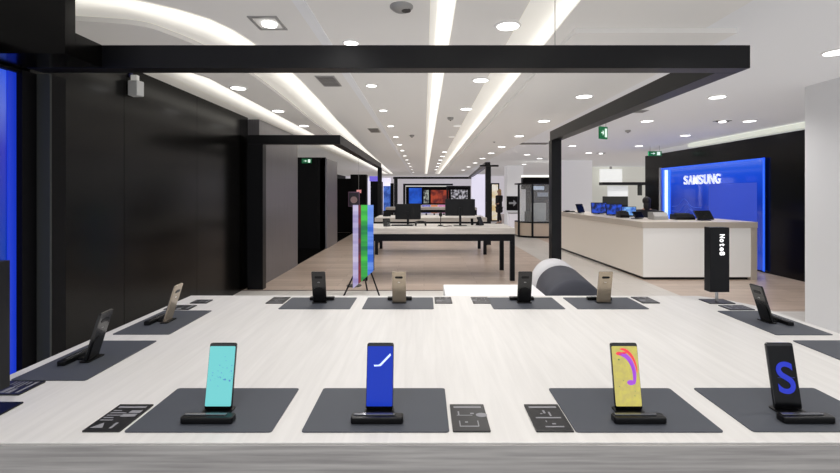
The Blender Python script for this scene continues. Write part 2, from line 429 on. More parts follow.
for i, (x, y, w) in enumerate(((3.50,3.68,'by the right wall near the camera'),(3.65,5.4,'nearest over the gap before reception'),(3.70,7.2,'second over the front of the reception desk'),
        (5.40,7.2,'farthest right, in front of the blue panel'),(5.42,9.0,'before the blue panel, beside the cove light'),(5.45,11.0,'near the far end of the black wall'),
        (3.76,11.0,'over the far end of the desk'),(4.9,12.9,'over the back of the reception area'),(4.0,15.0,'before the far white column'),(4.15,18.0,'behind the glass booth'),(3.2,13.5,'in front of the glass booth'))):
    dl(f'round downlight on the right ceiling, {w}', x, y, 0.09, 'lens', g); spots.append((x,y))
g = 'round downlights in the left soffit'
for i, y in enumerate((4.77,6.1,7.45,8.8,10.2,11.6,13.0)):
    dl(f'round downlight in the left soffit between the two cove strips, {ords[i]} in its row', (-2.04,-2.05,-2.06,-2.07,-2.09,-2.11,-2.12)[i], y, 0.078, 'lens', g, H-0.04); spots.append((-2.0,y))

def gimbal(label, x, y, dark=True):
    d = thing('spotlight', label, 'ceiling light', (x,y,H))
    MB().box((-0.12,-0.06,-0.012),(0.12,0.06,0),0.003).build('housing', M['ceil_grey'], d)
    MB().cyl((0,0,-0.03),(0,0,-0.012),0.05,seg=20).build('lamp', M['lens'], d)
    for s in (-1,1): MB().cyl((s*0.085,0,-0.02),(s*0.085,0,-0.012),0.022,seg=14).build('socket', M['hole'], d)
    return d
gimbal('recessed spotlight with dark sockets above the reception desk', 4.95, 7.2)
c = copy_tree(gimbal('recessed spotlight with dark sockets between the green exit signs', 5.3, 13.0))
c.location = (3.95,13.0,H); c['label'] = 'recessed spotlight with dark sockets left of the green exit signs'
sq = thing('square_downlight', 'square recessed downlight on the ceiling above the front beam, left side', 'ceiling light', (-1.1,3.06,H))
fm = MB()
for a, b_ in (((-0.1,-0.12,-0.008),(0.1,-0.095,0)),((-0.1,0.095,-0.008),(0.1,0.12,0)),((-0.1,-0.095,-0.008),(-0.08,0.095,0)),((0.08,-0.095,-0.008),(0.1,0.095,0))): fm.box(a,b_)
fm.build('frame', M['ceil_grey'], sq)
MB().box((-0.08,-0.095,-0.003),(0.08,0.095,-0.001)).build('backing', M['soffit'], sq)
MB().cyl((0.01,0.0,-0.02),(0.01,0.0,-0.004),0.05,seg=20).build('lamp', M['lens'], sq)
sd = thing('ceiling_speaker', 'round grey ceiling speaker at the top edge above the front beam', 'speaker', (-0.145,2.79,H))
MB().lathe([(0.075,0.0),(0.075,-0.008),(0.05,-0.028),(0.02,-0.03)][::-1]).build('body', M['ceil_grey'], sd, True)
MB().cyl((0.03,0,-0.031),(0.03,0,-0.024),0.03,seg=16).build('grille', M['hole'], sd)

def vent(label, x, y, w, l):
    d = thing('ceiling_vent', label, 'vent', (x,y,H), 0)
    MB().box((-w/2,-l/2,-0.008),(w/2,l/2,0)).build('frame', M['ceil_grey'], d)
    n = 7
    for i in range(n):
        yy = -l/2 + l*(i+0.5)/n
        MB().box((-w/2+0.015,yy-l/n*0.32,-0.014),(w/2-0.015,yy+l/n*0.12,-0.0085)).build('slat', M['slat'], d)
    return d
vent('slotted air vent in the ceiling just behind the front beam, left of centre', -1.02, 4.65, 0.2, 0.42)
vent('small slotted air vent in the ceiling, farther back on the left', -0.95, 8.3, 0.2, 0.5)
vent('slotted air vent right of the side beam, toward reception', 3.05, 6.35, 0.4, 0.16)
vent('slotted air vent in the ceiling left of the frame post', 2.65, 10.5, 0.7, 0.3)
for i, (x, y, w) in enumerate(((0.42,6.9,'between the two straight light strips'),(-0.25,9.0,'left of the centre light strip'),(1.6,9.9,'right of the right light strip'),(3.9,8.3,'over the reception desk'))):
    s_ = thing('smoke_detector', f'small round smoke detector {w}', 'smoke detector', (x,y,H))
    MB().lathe([(0.05,0.0),(0.05,-0.02),(0.035,-0.04),(0.01,-0.045)][::-1],20).build('body', M['ceil_grey'], s_, True)
    MB().cyl((0,0,-0.052),(0,0,-0.044),0.012,seg=12).build('sensor', M['hole'], s_)

# exit signs
def exit_sign(label, loc, rz, w=0.32, h=0.17, hang=0.0):
    d = thing('exit_sign', label, 'exit sign', loc, rz)
    MB().box((-w/2,-0.012,0),(w/2,0.012,h),0.003).build('panel', M['exit_green'], d)
    mk = MB()
    mk.prism([(-0.30*w,0.45*h),(-0.30*w,0.55*h),(-0.12*w,0.55*h),(-0.12*w,0.72*h),(0.02*w,0.5*h),(-0.12*w,0.28*h),(-0.12*w,0.45*h)],-0.016,-0.0125,axis='y')
    mk.prism([(0.14*w,0.15*h),(0.38*w,0.15*h),(0.38*w,0.85*h),(0.14*w,0.85*h)],-0.016,-0.0125,axis='y')
    mk.build('pictogram', M['exit_white'], d)
    if hang:
        for s in (-1,1): MB().cyl((s*w*0.35,0,h),(s*w*0.35,0,h+hang),0.004,seg=8).build('hanger', M['ceil_grey'], d)
    return d
exit_sign('green exit sign hanging near the frame post, left of reception', (2.62,6.35,2.29), 0.5, 0.17, 0.18, H-2.29-0.18)
exit_sign('green exit sign on top of the far end of the black reception wall', (5.85,11.0,2.44), 0.0, 0.34, 0.12, H-2.44-0.12)
exit_sign('dim green exit sign on the black wall in the left doorway', (-3.15,11.66,2.30), 0.0, 0.26, 0.12)

# ------------------------------------------------------------------ front table
tb = thing('display_table', 'large whitewashed wooden table covered with phone displays', 'table', (0,0,0))
top = [(-1.37,1.042),(1.775,1.046),(1.775,2.30),(1.70,2.44),(1.60,2.535),(-1.365,2.5405)]
MB().prism(top, 0.78, 0.90, bev=0.002).build('tabletop', M['table'], tb)
MB().box((-1.366,1.036,0.782),(1.771,1.0405,0.897)).build('front_edge', M['apron'], tb)
MB().box((-1.2,1.25,0.0),(1.6,2.35,0.779)).build('base_cabinet', M['white_lac'], tb)

# white low bench behind the table
bn = thing('low_bench', 'low white bench just behind the back edge of the phone table', 'bench', (0.22,3.6,0))
MB().box((0,0,0.30),(1.03,1.38,0.45),0.01).build('seat', M['bench_white'], bn)
MB().box((0.05,0.05,0),(0.98,1.33,0.299)).build('plinth', M['white_lac'], bn)

# roll seat: capsule lying on the floor
rs = thing('roll_seat', 'lying cylindrical seat, charcoal near half and white rounded far end', 'seat', (1.56,4.42,0), 0)
ax = Vector((1.80-1.56,1.68)); Lh = ax.length; ang = math.atan2(ax[1],ax[0])
rs.rotation_euler = (0,0,ang)
def roll(x0, x1, r, dome0, dome1, seg=36):
    prof = []
    if dome0: prof += [(r*math.sin(a*PI/2/7), x0 + dome0*(1-math.cos(a*PI/2/7))) for a in range(1,7)]
    prof += [(r,x0+dome0 if dome0 else x0)]
    prof += [(r,x1-dome1 if dome1 else x1)]
    if dome1: prof += [(r*math.cos(a*PI/2/7), x1 - dome1 + dome1*math.sin(a*PI/2/7)) for a in range(1,7)]
    return prof
def roll_mb(prof):
    m_ = MB(); seg = 40; rings = []
    for r, x in prof:
        ring = []
        for k in range(seg):
            a = 2*PI*k/seg; z = 0.30 + r*math.sin(a); z = max(z, 0.0)
            ring.append(m_.bm.verts.new((x, r*math.cos(a), z)))
        rings.append(ring)
    for a, b_ in zip(rings, rings[1:]):
        for k in range(seg): m_.bm.faces.new((a[k],a[(k+1)%seg],b_[(k+1)%seg],b_[k]))
    m_.bm.faces.new(rings[0][::-1]); m_.bm.faces.new(rings[-1])
    bmesh.ops.recalc_face_normals(m_.bm, faces=m_.bm.faces); return m_
roll_mb(roll(0.0,1.0,0.30,0.10,0.02)).build('dark_bolster', M['fab_dark'], rs, True)
roll_mb(roll(1.0,Lh,0.30,0.0,0.12)).build('white_bolster', M['fab_white'], rs, True)

# ------------------------------------------------------------------ display stations
ZT = 0.9
def dmat(label, x, y, rz, w=0.371, d=0.243):
    o = MB().prism(rrect(-w/2,w/2,-d/2,d/2,0.008),0,0.003,bev=0.0008).build('display_mat', M['mat'], None)
    o.location = (x,y,ZT+0.0002); o.rotation_euler = (0,0,rz)
    return tag(o, label, 'mat', 'charcoal mats under the phones')
FR, BK, LF, RT = 0.0, PI, -PI/2, PI/2
# (x, y, rot)
stations = {
 'F1':(-0.567,1.207,FR), 'F2':(-0.122,1.207,FR), 'F3':(0.566,1.207,FR), 'F4':(1.010,1.209,FR),
 'L1':(-1.201,1.571,LF), 'L2':(-1.199,2.022,LF), 'R1':(1.613,1.574,RT), 'R2':(1.606,2.015,RT),
 'B1':(-0.568,2.36,BK), 'B2':(-0.135,2.36,BK), 'B3':(0.545,2.36,BK), 'B4':(0.978,2.36,BK)}
mat_lab = {
 'F1':'charcoal mat under the front phone with the cyan screen','F2':'charcoal mat under the front phone with the blue screen',
 'F3':'charcoal mat under the front phone with the yellow screen','F4':'charcoal mat under the front phone with the blue letter S',
 'L1':'charcoal mat at the left table edge under the black phone','L2':'charcoal mat at the left table edge under the gold phone',
 'R1':'charcoal mat cut off by the right edge of the picture','R2':'charcoal mat under the black phone on the right table side',
 'B1':'charcoal mat under the leftmost phone in the back row','B2':'charcoal mat under the gold phone at the back left of centre',
 'B3':'charcoal mat under the black phone at the back right of centre','B4':'charcoal mat under the rightmost gold phone in the back row'}
for k, (x, y, r) in stations.items(): dmat(mat_lab[k], x, y, r)

def make_dock(bracket):
    d = thing('phone_dock', 'black phone dock', 'dock', (0,0,0), 0, 'black phone docks on the mats')
    MB().prism(rrect(-0.068,0.068,-0.066,-0.036,0.007),0,0.017,bev=0.003).build('front_bar', M['dock'], d, False)
    MB().box((-0.062,-0.054,0.0172),(0.046,-0.044,0.0195),0.0008).build('top_strip', M['dock_strip'], d)
    MB().prism(rrect(-0.04,0.04,-0.012,0.026,0.008),0,0.0040,bev=0.001).build('phone_rest', M['dock'], d)
    MB().box((-0.012,-0.037,0.0),(0.012,-0.011,0.006),0.001).build('link', M['dock'], d)
    return d
dock_a = make_dock(False)

def make_phone(body_m, tilt=15):
    ph = thing('smartphone', 'phone', 'phone', (0,0,0), 0, 'phones on display')
    MB().prism(rrect(-0.0374,0.0374,0,0.1740,0.006),0,0.0086,axis='y',bev=0.002).build('body', body_m, ph)
    return ph
def camera_part(ph, dark=True):
    MB().prism(rrect(-0.020,0.020,0.136,0.148,0.004),0.0087,0.0097,axis='y').build('camera_module', M['screen_black'], ph)
    MB().prism(rrect(-0.006,0.006,0.112,0.116,0.002),0.0087,0.0090,axis='y').build('maker_mark', M['ceil_grey'], ph)
SW = (-0.0354,0.0354,0.009,0.1655)
def screen_part(ph, m):
    return MB().prism(rrect(*SW,0.003),-0.0012,-0.0002,axis='y').build('screen', m, ph)

tweak = {'F1':(0.004,-0.023,0,11),'F3':(-0.006,-0.023,0,11),'F4':(-0.012,-0.023,0,11),'L1':(0.01,0.0,7,17),'L2':(0.0,-0.0,4,17),'R2':(0,0.008,0,18),'B1':(0,-0.012,0,12),'B2':(0,-0.012,0,12),'B3':(0,-0.012,0,12),'B4':(0,-0.012,0,12)}
def place(k, ph, dock, plab, dlab, first=True):
    x, y, r = stations[k]
    dx, dy, dr, tilt = tweak.get(k, (0,-0.023,0,11))
    off = Vector((dx,dy,0)); off.rotate(Matrix.Rotation(r,3,'Z'))
    base = Vector((x,y,ZT+0.0034)) + off
    dock.location = base; dock.rotation_euler = (0,0,r); dock['label'] = dlab

    ph.location = base + Vector((0,0,0.0052)); ph.rotation_euler = (math.radians(-tilt),0,r+math.radians(dr)); ph['label'] = plab

# screens
def screen_noise(name, c1, c2, scale, lo, hi, s=0.85):
    m = mat(name, c1, 0.15, emit=c1, es=s, coat=0.0); noise_colour(m, c1, c2, (1,1,1), scale, 3, lo, hi, emis=True); return m
scr = {
 'cyan': em('screen_cyan', (126,226,228), 0.85, 0.2),
 'blue': em('screen_blue', (4,56,200), 0.82, 0.3),
 'yellow': screen_noise('screen_yellow', (226,214,110), (214,200,116), 60, 0.4, 0.6, 0.85),
 'dark': M['screen_black'],
}
for s in ('cyan','blue','yellow'): scr[s].node_tree.nodes['Principled BSDF'].inputs['Specular IOR Level'].default_value = 0.15
for s in ('cyan','blue','yellow'): scr[s].node_tree.nodes['Principled BSDF'].inputs['Base Color'].default_value = (0.02,0.02,0.02,1)
if True:
    t, N, L, b = nodes(scr['yellow'])
    for l in list(b.inputs['Base Color'].links): L.remove(l)
    b.inputs['Base Color'].default_value = (0.02,0.02,0.02,1)

def screen_of(ph):
    return [c for c in ph.children if c.name.startswith('screen')][0]
def marks(ph, name, pieces, m):
    mb = MB()
    for poly in pieces: mb.prism(poly, -0.0019, -0.0013, axis='y')
    return mb.build(name, m, screen_of(ph))
def blob(cx, cz, r, n=8, e=1.0): return [(cx+r*math.cos(2*PI*i/n)*e, cz+r*math.sin(2*PI*i/n)) for i in range(n)]
def arc_band(cx, cz, r0, r1, a0, a1, n=14, taper=True):
    outp = []; inn = []
    for i in range(n+1):
        tt = i/n; a = math.radians(a0+(a1-a0)*tt); k = math.sin(PI*tt)**0.5 if taper else 1
        rm = (r0+r1)/2; h = (r1-r0)/2*max(k,0.08)
        outp.append((cx+(rm+h)*math.cos(a), cz+(rm+h)*math.sin(a)*1.6)); inn.append((cx+(rm-h)*math.cos(a), cz+(rm-h)*math.sin(a)*1.6))
    return outp + inn[::-1]

ph = make_phone(M['phone_black']); camera_part(ph); screen_part(ph, scr['cyan'])
pr = random.Random(3)
cl = [(pr.gauss(0.004,0.016), 0.092+pr.gauss(0,0.014), pr.uniform(0.0006,0.0014)) for _ in range(26)] + [(0.027,0.075,0.0028),(0.014,0.078,0.0026),(0.030,0.10,0.0016),(0.03,0.115,0.0015)]
marks(ph, 'wallpaper_specks', [blob(max(-0.03,min(0.032,x)),z,r,6) for x,z,r in cl], em('speck_blue',(70,120,180),0.5))
place('F1', ph, copy_tree(dock_a), 'phone with a cyan speckled screen, leftmost in the front row', 'black dock in front of the cyan-screen phone')

ph = make_phone(M['phone_black']); camera_part(ph); screen_part(ph, scr['blue'])
marks(ph, 'wallpaper_stroke', [[(-0.016,0.112),(0.002,0.113),(0.030,0.141),(0.028,0.147),(0.001,0.120),(-0.004,0.1165),(-0.017,0.1165)]], em('stroke_white',(190,205,245),0.8))
place('F2', ph, copy_tree(dock_a), 'phone with a deep blue screen and pale stroke, front row', 'black dock in front of the blue-screen phone')

ph = make_phone(M['phone_black']); camera_part(ph); screen_part(ph, scr['yellow'])
marks(ph, 'wallpaper_splash', [arc_band(-0.012,0.088,0.030,0.040,-25,100), blob(0.010,0.070,0.007,10,1.5), arc_band(-0.005,0.092,0.022,0.028,-30,60)], em('splash_violet',(150,70,190),0.7))
marks(ph, 'wallpaper_streak', [arc_band(-0.010,0.094,0.037,0.043,0,95), blob(-0.016,0.146,0.005,9,1.8), blob(-0.002,0.148,0.003,9,2.5)], em('streak_red',(214,60,70),0.7))
marks(ph, 'wallpaper_dots', [blob(-0.018,0.130,0.0022), blob(-0.010,0.075,0.001), blob(0.020,0.048,0.001), blob(-0.022,0.06,0.001), blob(0.018,0.036,0.0012)], em('dots_green',(60,120,70),0.5))
place('F3', ph, copy_tree(dock_a), 'phone with a yellow screen splashed with purple and red', 'black dock in front of the yellow-screen phone')

ph = make_phone(M['phone_black']); camera_part(ph); screen_part(ph, scr['dark'])
text_mesh('letter_mark', 'S', em('letter_blue',(24,42,170),0.7), screen_of(ph), 0.08, (0.002,-0.0021,0.082), (PI/2,0,0), 0.0004, 0.0010, 0.048, 0.084)
MB().box((-0.020,-0.0019,0.0815),(0.027,-0.0014,0.0825)).build('light_streak', em('streak_blue',(30,44,120),0.6), screen_of(ph))
place('F4', ph, copy_tree(dock_a), 'black-screened phone showing a glowing blue letter S', 'black dock in front of the phone showing the letter S')

def back_station(k, gold, bracket, plab, dlab):
    ph = make_phone(M['phone_gold'] if gold else M['phone_black']); camera_part(ph); screen_part(ph, M['screen_black'])
    if bracket:
        pts = [(-0.030,0.004),(0.030,0.004)] + [(0.030*math.cos(a), 0.066+0.020*math.sin(a)) for a in [PI*i/10 for i in range(11)]]
        MB().prism(pts, 0.0087, 0.0112, axis='y').build('back_plate', M['dock'], ph)
    place(k, ph, copy_tree(dock_a), plab, dlab)
back_station('L1', False, True, 'black phone seen from behind, nearer on the left table edge', 'black dock under the near black phone on the left table edge')
back_station('L2', True, False, 'gold phone seen from behind, farther on the left table edge', 'black dock under the gold phone on the left table edge')
back_station('R2', False, True, 'black phone seen from behind on the right table side by the sign', 'black dock of the phone on the right table side')
back_station('B1', False, True, 'black phone seen from behind, leftmost in the back row', 'black dock of the leftmost back-row phone')
back_station('B2', True, False, 'gold phone seen from behind in the back row, left of centre', 'black dock of the gold phone left of centre at the back')
back_station('B3', False, True, 'black phone seen from behind in the back row, before the white bench', 'black dock of the back-row phone before the white bench')
back_station('B4', True, False, 'gold phone seen from behind in front of the charcoal roll seat', 'black dock of the gold phone before the roll seat')
def kill_tree(o):
    for ch in list(o.children): kill_tree(ch)
    bpy.data.objects.remove(o)
kill_tree(dock_a)

# information cards
def card(label, x, y, rz, w=0.095, d=0.138, style=0, light=False):
    c = thing('info_card', label, 'card', (x,y,ZT+0.0002), rz, 'black information cards')
    MB().prism(rrect(-w/2,w/2,-d/2,d/2,0.002),0,0.004,bev=0.0006).build('plate', M['card'], c)
    rr = random.Random(style*7+1); mb = MB()
    s = w/0.095
    def bar(x0,x1,y0,y1): mb.box((x0*w,y0*d,0.0041),(x1*w,y1*d,0.0045))
    bar(-0.40,0.40,0.34,0.40)
    if style % 3 == 0:
        for i in range(5): bar(-0.42,-0.42+rr.uniform(0.2,0.5),0.22-0.09*i,0.25-0.09*i)
        mb.prism([(-0.40*w,-0.40*d),(-0.06*w,-0.40*d),(-0.20*w,-0.22*d)],0.0041,0.0045)
        bar(0.12,0.20,-0.42,-0.22); bar(0.0,0.4,0.0,0.10); bar(0.1,0.42,0.14,0.24)
    elif style % 3 == 1:
        bar(-0.3,-0.26,0.06,0.20); bar(-0.34,0.1,0.04,0.06); bar(0.05,0.15,0.10,0.14)
        bar(-0.30,-0.27,-0.34,-0.15); bar(-0.30,0.22,-0.36,-0.33); bar(0.20,0.23,-0.34,-0.15); bar(-0.14,-0.06,-0.22,-0.18)
        mb.prism(blob(0.36*w,0.06*d,0.011,12,1.4),0.0041,0.0047)
    else:
        bar(-0.34,0.36,-0.06,-0.02); bar(-0.06,0.0,0.12,0.24); bar(0.08,0.13,0.02,0.18); bar(-0.16,-0.10,0.10,0.13)
        bar(-0.2,0.3,-0.38,-0.34); bar(0.02,0.12,-0.28,-0.24); bar(-0.12,-0.09,-0.20,-0.14)
    mb.build('printing', M['ink'], c)
    return c
card('black information card left of the cyan-screen phone mat', -0.810, 1.156, 0, style=0)
card('black information card right of the blue-screen phone mat', 0.120, 1.156, 0, style=1)
card('black information card left of the yellow-screen phone mat', 0.329, 1.156, 0, style=2)
card('black information card at the left table edge, beside the dark sign', -1.268, 1.331, LF, style=0, w=0.092)
card('black information card behind the gold phone at the left edge', -1.272, 2.268, LF, 0.085, 0.13, style=1)
card('small black information card at the back left table corner', -1.225, 2.39, LF, 0.075, 0.09, style=2)
card('black information card left of the leftmost back-row mat', -0.812, 2.42, BK, style=2)
card('black information card right of the back-row gold phone mat', 0.107, 2.42, BK, style=0)
card('black information card left of the back-row mat by the white bench', 0.315, 2.42, BK, style=1)
card('black information card right of the rightmost back-row mat', 1.235, 2.425, BK, style=0)
card('black information card behind the right-side phone mat', 1.63, 2.265, RT, 0.09, 0.13, style=1)

# table signs
def table_sign(label, x, y, rz, txt):
    s = thing('table_sign', label, 'sign', (x,y,ZT+0.0002), rz)
    MB().prism(rrect(-0.07,0.07,-0.05,0.05,0.004),0,0.004,bev=0.001).build('base_plate', M['black'], s)
    MB().cyl((0,0,0.004),(0,0,0.062),0.008,seg=14).build('stem', M['steel'], s)
    MB().box((-0.0525,-0.0265,0.058),(0.0525,0.0265,0.412),0.002).build('panel', M['black'], s)
    if txt:
        pn_ = [c for c in s.children if c.name.startswith('panel')][0]
        for q, ch_ in enumerate(txt):
            text_mesh('letter', ch_, M['letter'], pn_, 0.04, (0.012 + (0.0035 if ch_ in 'oe' else 0)*-1, -0.0275, 0.364-0.0235*q), (PI/2,PI/2,0), 0.0006, 0.0008, 0.020 if ch_ in 'N8' else (0.017 if ch_ != 't' else 0.013), 0.020 if ch_ in 'oe' else 0.027)
    return s
table_sign('black upright sign with white vertical lettering at the back right table corner', 1.615, 2.395, 0, 'Note8')
table_sign('dark upright sign cut off by the left picture edge', -1.212, 1.19, 0, None)

# ------------------------------------------------------------------ monitor tables in the middle
def long_table(label, x0, x1, y0, y1):
    t_ = thing('long_table', label, 'table', (x0,y0,0), 0, 'black-framed tables with monitors')
    w = x1-x0; d = y1-y0
    MB().box((0,0,0.80),(w,d,0.90),0.003).build('tabletop', M['ttop'], t_)
    MB().box((0.005,0.005,0.68),(w-0.005,d-0.005,0.799)).build('apron', M['leg_metal'], t_)
    for lx in (0.005,w-0.08):
        for ly in (0.005,d-0.08): MB().box((lx,ly,0),(lx+0.075,ly+0.075,0.679)).build('leg', M['leg_metal'], t_)
    return t_
M['ttop'] = noise_colour(mat('pale_wood_top', (205,200,194), 0.4), (196,190,184), (216,211,205), (1,12,12), 2, 4)
long_table('pale-topped black table with monitors, the nearer one', -1.05, 1.555, 7.4, 8.5)
long_table('pale-topped black table farther back behind the monitor table', -1.2, 1.53, 10.55, 11.75)
long_table('white-topped counter at the far end of the walkway', -1.6, 2.2, 18.0, 19.0)

def monitor(label, x, y, w, h, zc, z0):
    m_ = thing('monitor', label, 'monitor', (x,y,z0), 0, 'monitors on the long table')
    c = zc - z0
    MB().prism(rrect(-w/2,w/2,c-h/2,c+h/2,0.012),-0.012,0.018,axis='y',bev=0.004).build('housing', M['black'], m_)
    MB().prism(rrect(-w/2+0.01,w/2-0.01,c-h/2+0.012,c+h/2-0.01,0.006),0.0185,0.020,axis='y').build('screen', M['screen_black'], m_)
    MB().box((-0.022,-0.04,0.006),(0.022,-0.0125,c),0.003).build('stand_neck', M['black'], m_)
    MB().prism(rrect(-0.12,0.12,-0.12,0.08,0.02),0,0.008,bev=0.002).build('stand_foot', M['black'], m_)
    return m_
monitor('wide black monitor seen from behind, right one on the table', 0.665, 8.0, 0.55, 0.31, 1.235, 0.9)
monitor('black monitor seen from behind, left one on the table', -0.30, 8.15, 0.48, 0.29, 1.15, 0.9)

def easel_tablet(label, x, y, z, w=0.12, h=0.17, rz=0.0, rx=-25):
    e_ = thing('tablet', label, 'tablet', (x,y,z), rz)
    sl = MB().prism(rrect(-w/2,w/2,0,h,0.006),-0.006,0.006,axis='y',bev=0.002).build('slab', M['screen_black'], e_)
    sl.rotation_euler = (math.radians(rx),0,0); sl.location = (0,0,0.003)
    MB().prism([(0.0,0.0),(h*0.75,0.0),(h*0.30,h*0.72)],-w*0.2,w*0.2,axis='x').build('stand', M['dock'], e_)
    return e_
easel_tablet('small black tablet on a stand at the right end of the monitor table', 1.07, 8.0, 0.9, 0.14, 0.17, 0.9)
easel_tablet('small black tablet on a stand at the left end of the monitor table', -0.66, 7.75, 0.9, 0.13, 0.15, 0.3)
easel_tablet('upright black handset right of the right monitor', 0.90, 8.1, 0.9, 0.05, 0.13, 0)
# headset / mouse / keyboard
def keyboard(label, x, y, z, w=0.4):
    k = thing('keyboard', label, 'keyboard', (x,y,z))
    MB().box((-w/2,-0.07,0),(w/2,0.07,0.018),0.004).build('case', M['black'], k)
    kk = MB()
    for r in range(4):
        for c_ in range(12): kk.box((-w/2+0.015+c_*(w-0.03)/12,-0.06+r*0.03,0.0185),(-w/2+0.015+(c_+0.85)*(w-0.03)/12,-0.06+r*0.03+0.025,0.024))
    kk.build('keys', M['charcoal_col'], k.children[0]); return k
keyboard('black keyboard lying between the tablet and left monitor', -0.40, 7.95, 0.9)
hp = thing('headphones', 'black over-ear headphones lying right of the left monitor', 'headphones', (-0.06,7.85,0.916))
for s in (-1,1): MB().cyl((s*0.07,0,0.03),(s*0.10,0,0.035),0.045,0.04,seg=20).build('ear_cup', M['dock'], hp)
ar = MB()
for i in range(12):
    a0 = PI*i/12; a1 = PI*(i+1)/12
    ar.cyl((0.085*math.cos(a0),0.06*math.sin(a0),0.05+0.02*math.sin(a0)),(0.085*math.cos(a1),0.06*math.sin(a1),0.05+0.02*math.sin(a1)),0.011,seg=8)
ar.build('headband', M['dock'], hp)
ms = thing('desk_camera', 'small black gadget on a thin stand between the two monitors', 'gadget', (0.31,8.05,0.9))
MB().cyl((0,0,0),(0,0,0.012),0.05,seg=20).build('foot', M['dock'], ms)
MB().cyl((0,0,0.012),(0,0,0.17),0.008,seg=10).build('stem', M['dock'], ms)
MB().ball((0,0,0.20),(0.035,0.03,0.04)).build('head', M['dock'], ms, True)
cb = MB(); prev = None
for i in range(22):
    a = i/21; p = (0.24+0.26*a, 7.78+0.06*math.sin(a*9), 0.908)
    if prev: cb.cyl(prev,p,0.006,seg=6)
    prev = p
o = cb.build('coiled_cable', M['dock'], None); tag(o, 'thin black cable curled on the table between the monitors', 'cable')
easel_tablet('dark tablet on the far table behind the left monitor', -0.95, 11.1, 0.9, 0.2, 0.16)

# ------------------------------------------------------------------ colour striped display
cd = thing('striped_display', 'tall display board of coloured vertical stripes on black tripod legs', 'display stand', (-0.97,6.35,0), 0)
stripes = [(-0.07,0.010,(196,190,222),(150,140,196)),(0.010,0.05,(128,40,54),(70,30,60)),(0.05,0.145,(66,190,70),(20,120,66)),(0.145,0.23,(120,160,236),(40,96,206))]
def zl(x): return 0.10 + (x+0.07)/0.30*0.26
for i, (a, b_, c1, c2) in enumerate(stripes):
    m_ = mat(f'stripe_{i}', c1, 0.4, emit=c1, es=0.35)
    t, N, L, b = nodes(m_)
    tc = N.new('ShaderNodeTexCoord'); mp = N.new('ShaderNodeMapping'); mp.inputs['Scale'].default_value = (0.3,0.3,6); mp.inputs['Location'].default_value = (i*3.1,0,0)
    no = N.new('ShaderNodeTexNoise'); no.inputs['Scale'].default_value = 1.1; no.inputs['Detail'].default_value = 3
    cr = N.new('ShaderNodeValToRGB'); cr.color_ramp.elements[0].position = 0.4; cr.color_ramp.elements[1].position = 0.6
    cr.color_ramp.elements[0].color = lin(c2); cr.color_ramp.elements[1].color = lin(c1)
    L.new(tc.outputs['Object'], mp.inputs[0]); L.new(mp.outputs[0], no.inputs[0]); L.new(no.outputs['Fac'], cr.inputs[0])
    L.new(cr.outputs[0], b.inputs['Base Color']); L.new(cr.outputs[0], b.inputs['Emission Color'])
    MB().prism([(a,zl(a)),(b_,zl(b_)),(b_,1.325),(a,1.325)],-0.01,0.01,axis='y').build('stripe', m_, cd)
MB().cyl((-0.01,0.03,0.40),(-0.20,-0.02,0.0),0.012,seg=8).build('leg', M['dock'], cd)
MB().cyl((0.16,0.03,0.42),(0.32,-0.02,0.0),0.012,seg=8).build('leg', M['dock'], cd)
MB().cyl((0.06,0.05,0.42),(0.10,0.32,0.0),0.012,seg=8).build('leg', M['dock'], cd)
MB().box((-0.03,0.011,0.38),(0.18,0.06,1.30)).build('back_board', M['dock'], cd)
ps = thing('small_poster', 'small square dark poster on a post above the striped display', 'poster', (-1.13,7.0,0), 0)
MB().cyl((0,0.012,0),(0,0.012,1.26),0.008,seg=8).build('pole', M['dock'], ps)
MB().cyl((0,0.012,0),(0,0.012,0.01),0.12,seg=24).build('foot', M['dock'], ps)
MB().box((-0.09,-0.006,1.28),(0.09,0.02,1.52),0.003).build('frame', mat('poster_frame_purple',(88,62,84),0.5), ps)
MB().box((-0.078,-0.009,1.295),(0.078,-0.0065,1.505)).build('print', mat('poster_print',(26,22,34),0.5), ps)
MB().prism(blob(0,1.39,0.055,20),-0.0105,-0.0092,axis='y').build('roundel', mat('roundel_tan',(136,112,112),0.5), ps)
rd = MB().box((-0.05,0,0),(0.06,0.015,0.075),0.004).build('round_badge', em('badge_pink',(222,150,150),0.5), None)
rd.name = 'small_sign'; rd.location = (-1.55,10.3,1.50); tag(rd, 'tiny pink sign hanging beside the small dark poster', 'sign')
MB().cyl((0,0.007,0.075),(0,0.007,H-1.5),0.003,seg=6).build('hanger', M['ceil_grey'], rd)

# ------------------------------------------------------------------ far end posters / screens
def wall_picture(name, label, cat, x0, x1, z0, z1, y, m, frame=None, b_=0.03, stand=True):
    t_ = thing(name, label, cat, ((x0+x1)/2,y,0))
    w = (x1-x0)/2
    MB().box((-w,0,z0),(w,0.06,z1)).build('frame', frame or M['black'], t_)
    MB().box((-w+b_,-0.006,z0+b_),(w-b_,-0.001,z1-b_)).build('picture', m, t_.children[0])
    if stand: MB().box((-0.05,0.01,0),(0.05,0.05,z0-0.001)).build('post', M['black'], t_)
    return t_
def grad(name, c1, c2, sc, s=0.8):
    m = mat(name, c1, 0.4, emit=c1, es=s); noise_colour(m, c1, c2, (1,1,1), sc, 3, 0.42, 0.58, emis=True); return m
dwl = thing('display_wall', 'black display wall carrying the far blue and red pictures', 'display wall', (0.3,28.75,0))
MB().box((-1.5,0,0.70),(2.7,0.08,1.92)).build('board', M['black_matt'], dwl)
MB().box((-1.5,0.01,0),(2.7,0.06,0.699)).build('lower_panel', M['far_wall'], dwl)
MB().box((-1.5,0.0,1.921),(2.7,0.06,1.96)).build('light_strip', M['cornice'], dwl)
wall_picture('video_screen', 'bright blue screen at the far end of the walkway', 'screen', -1.02,-0.12,0.78,1.86,28.6, grad('far_blue',(28,84,190),(14,60,160),1.5,0.9))
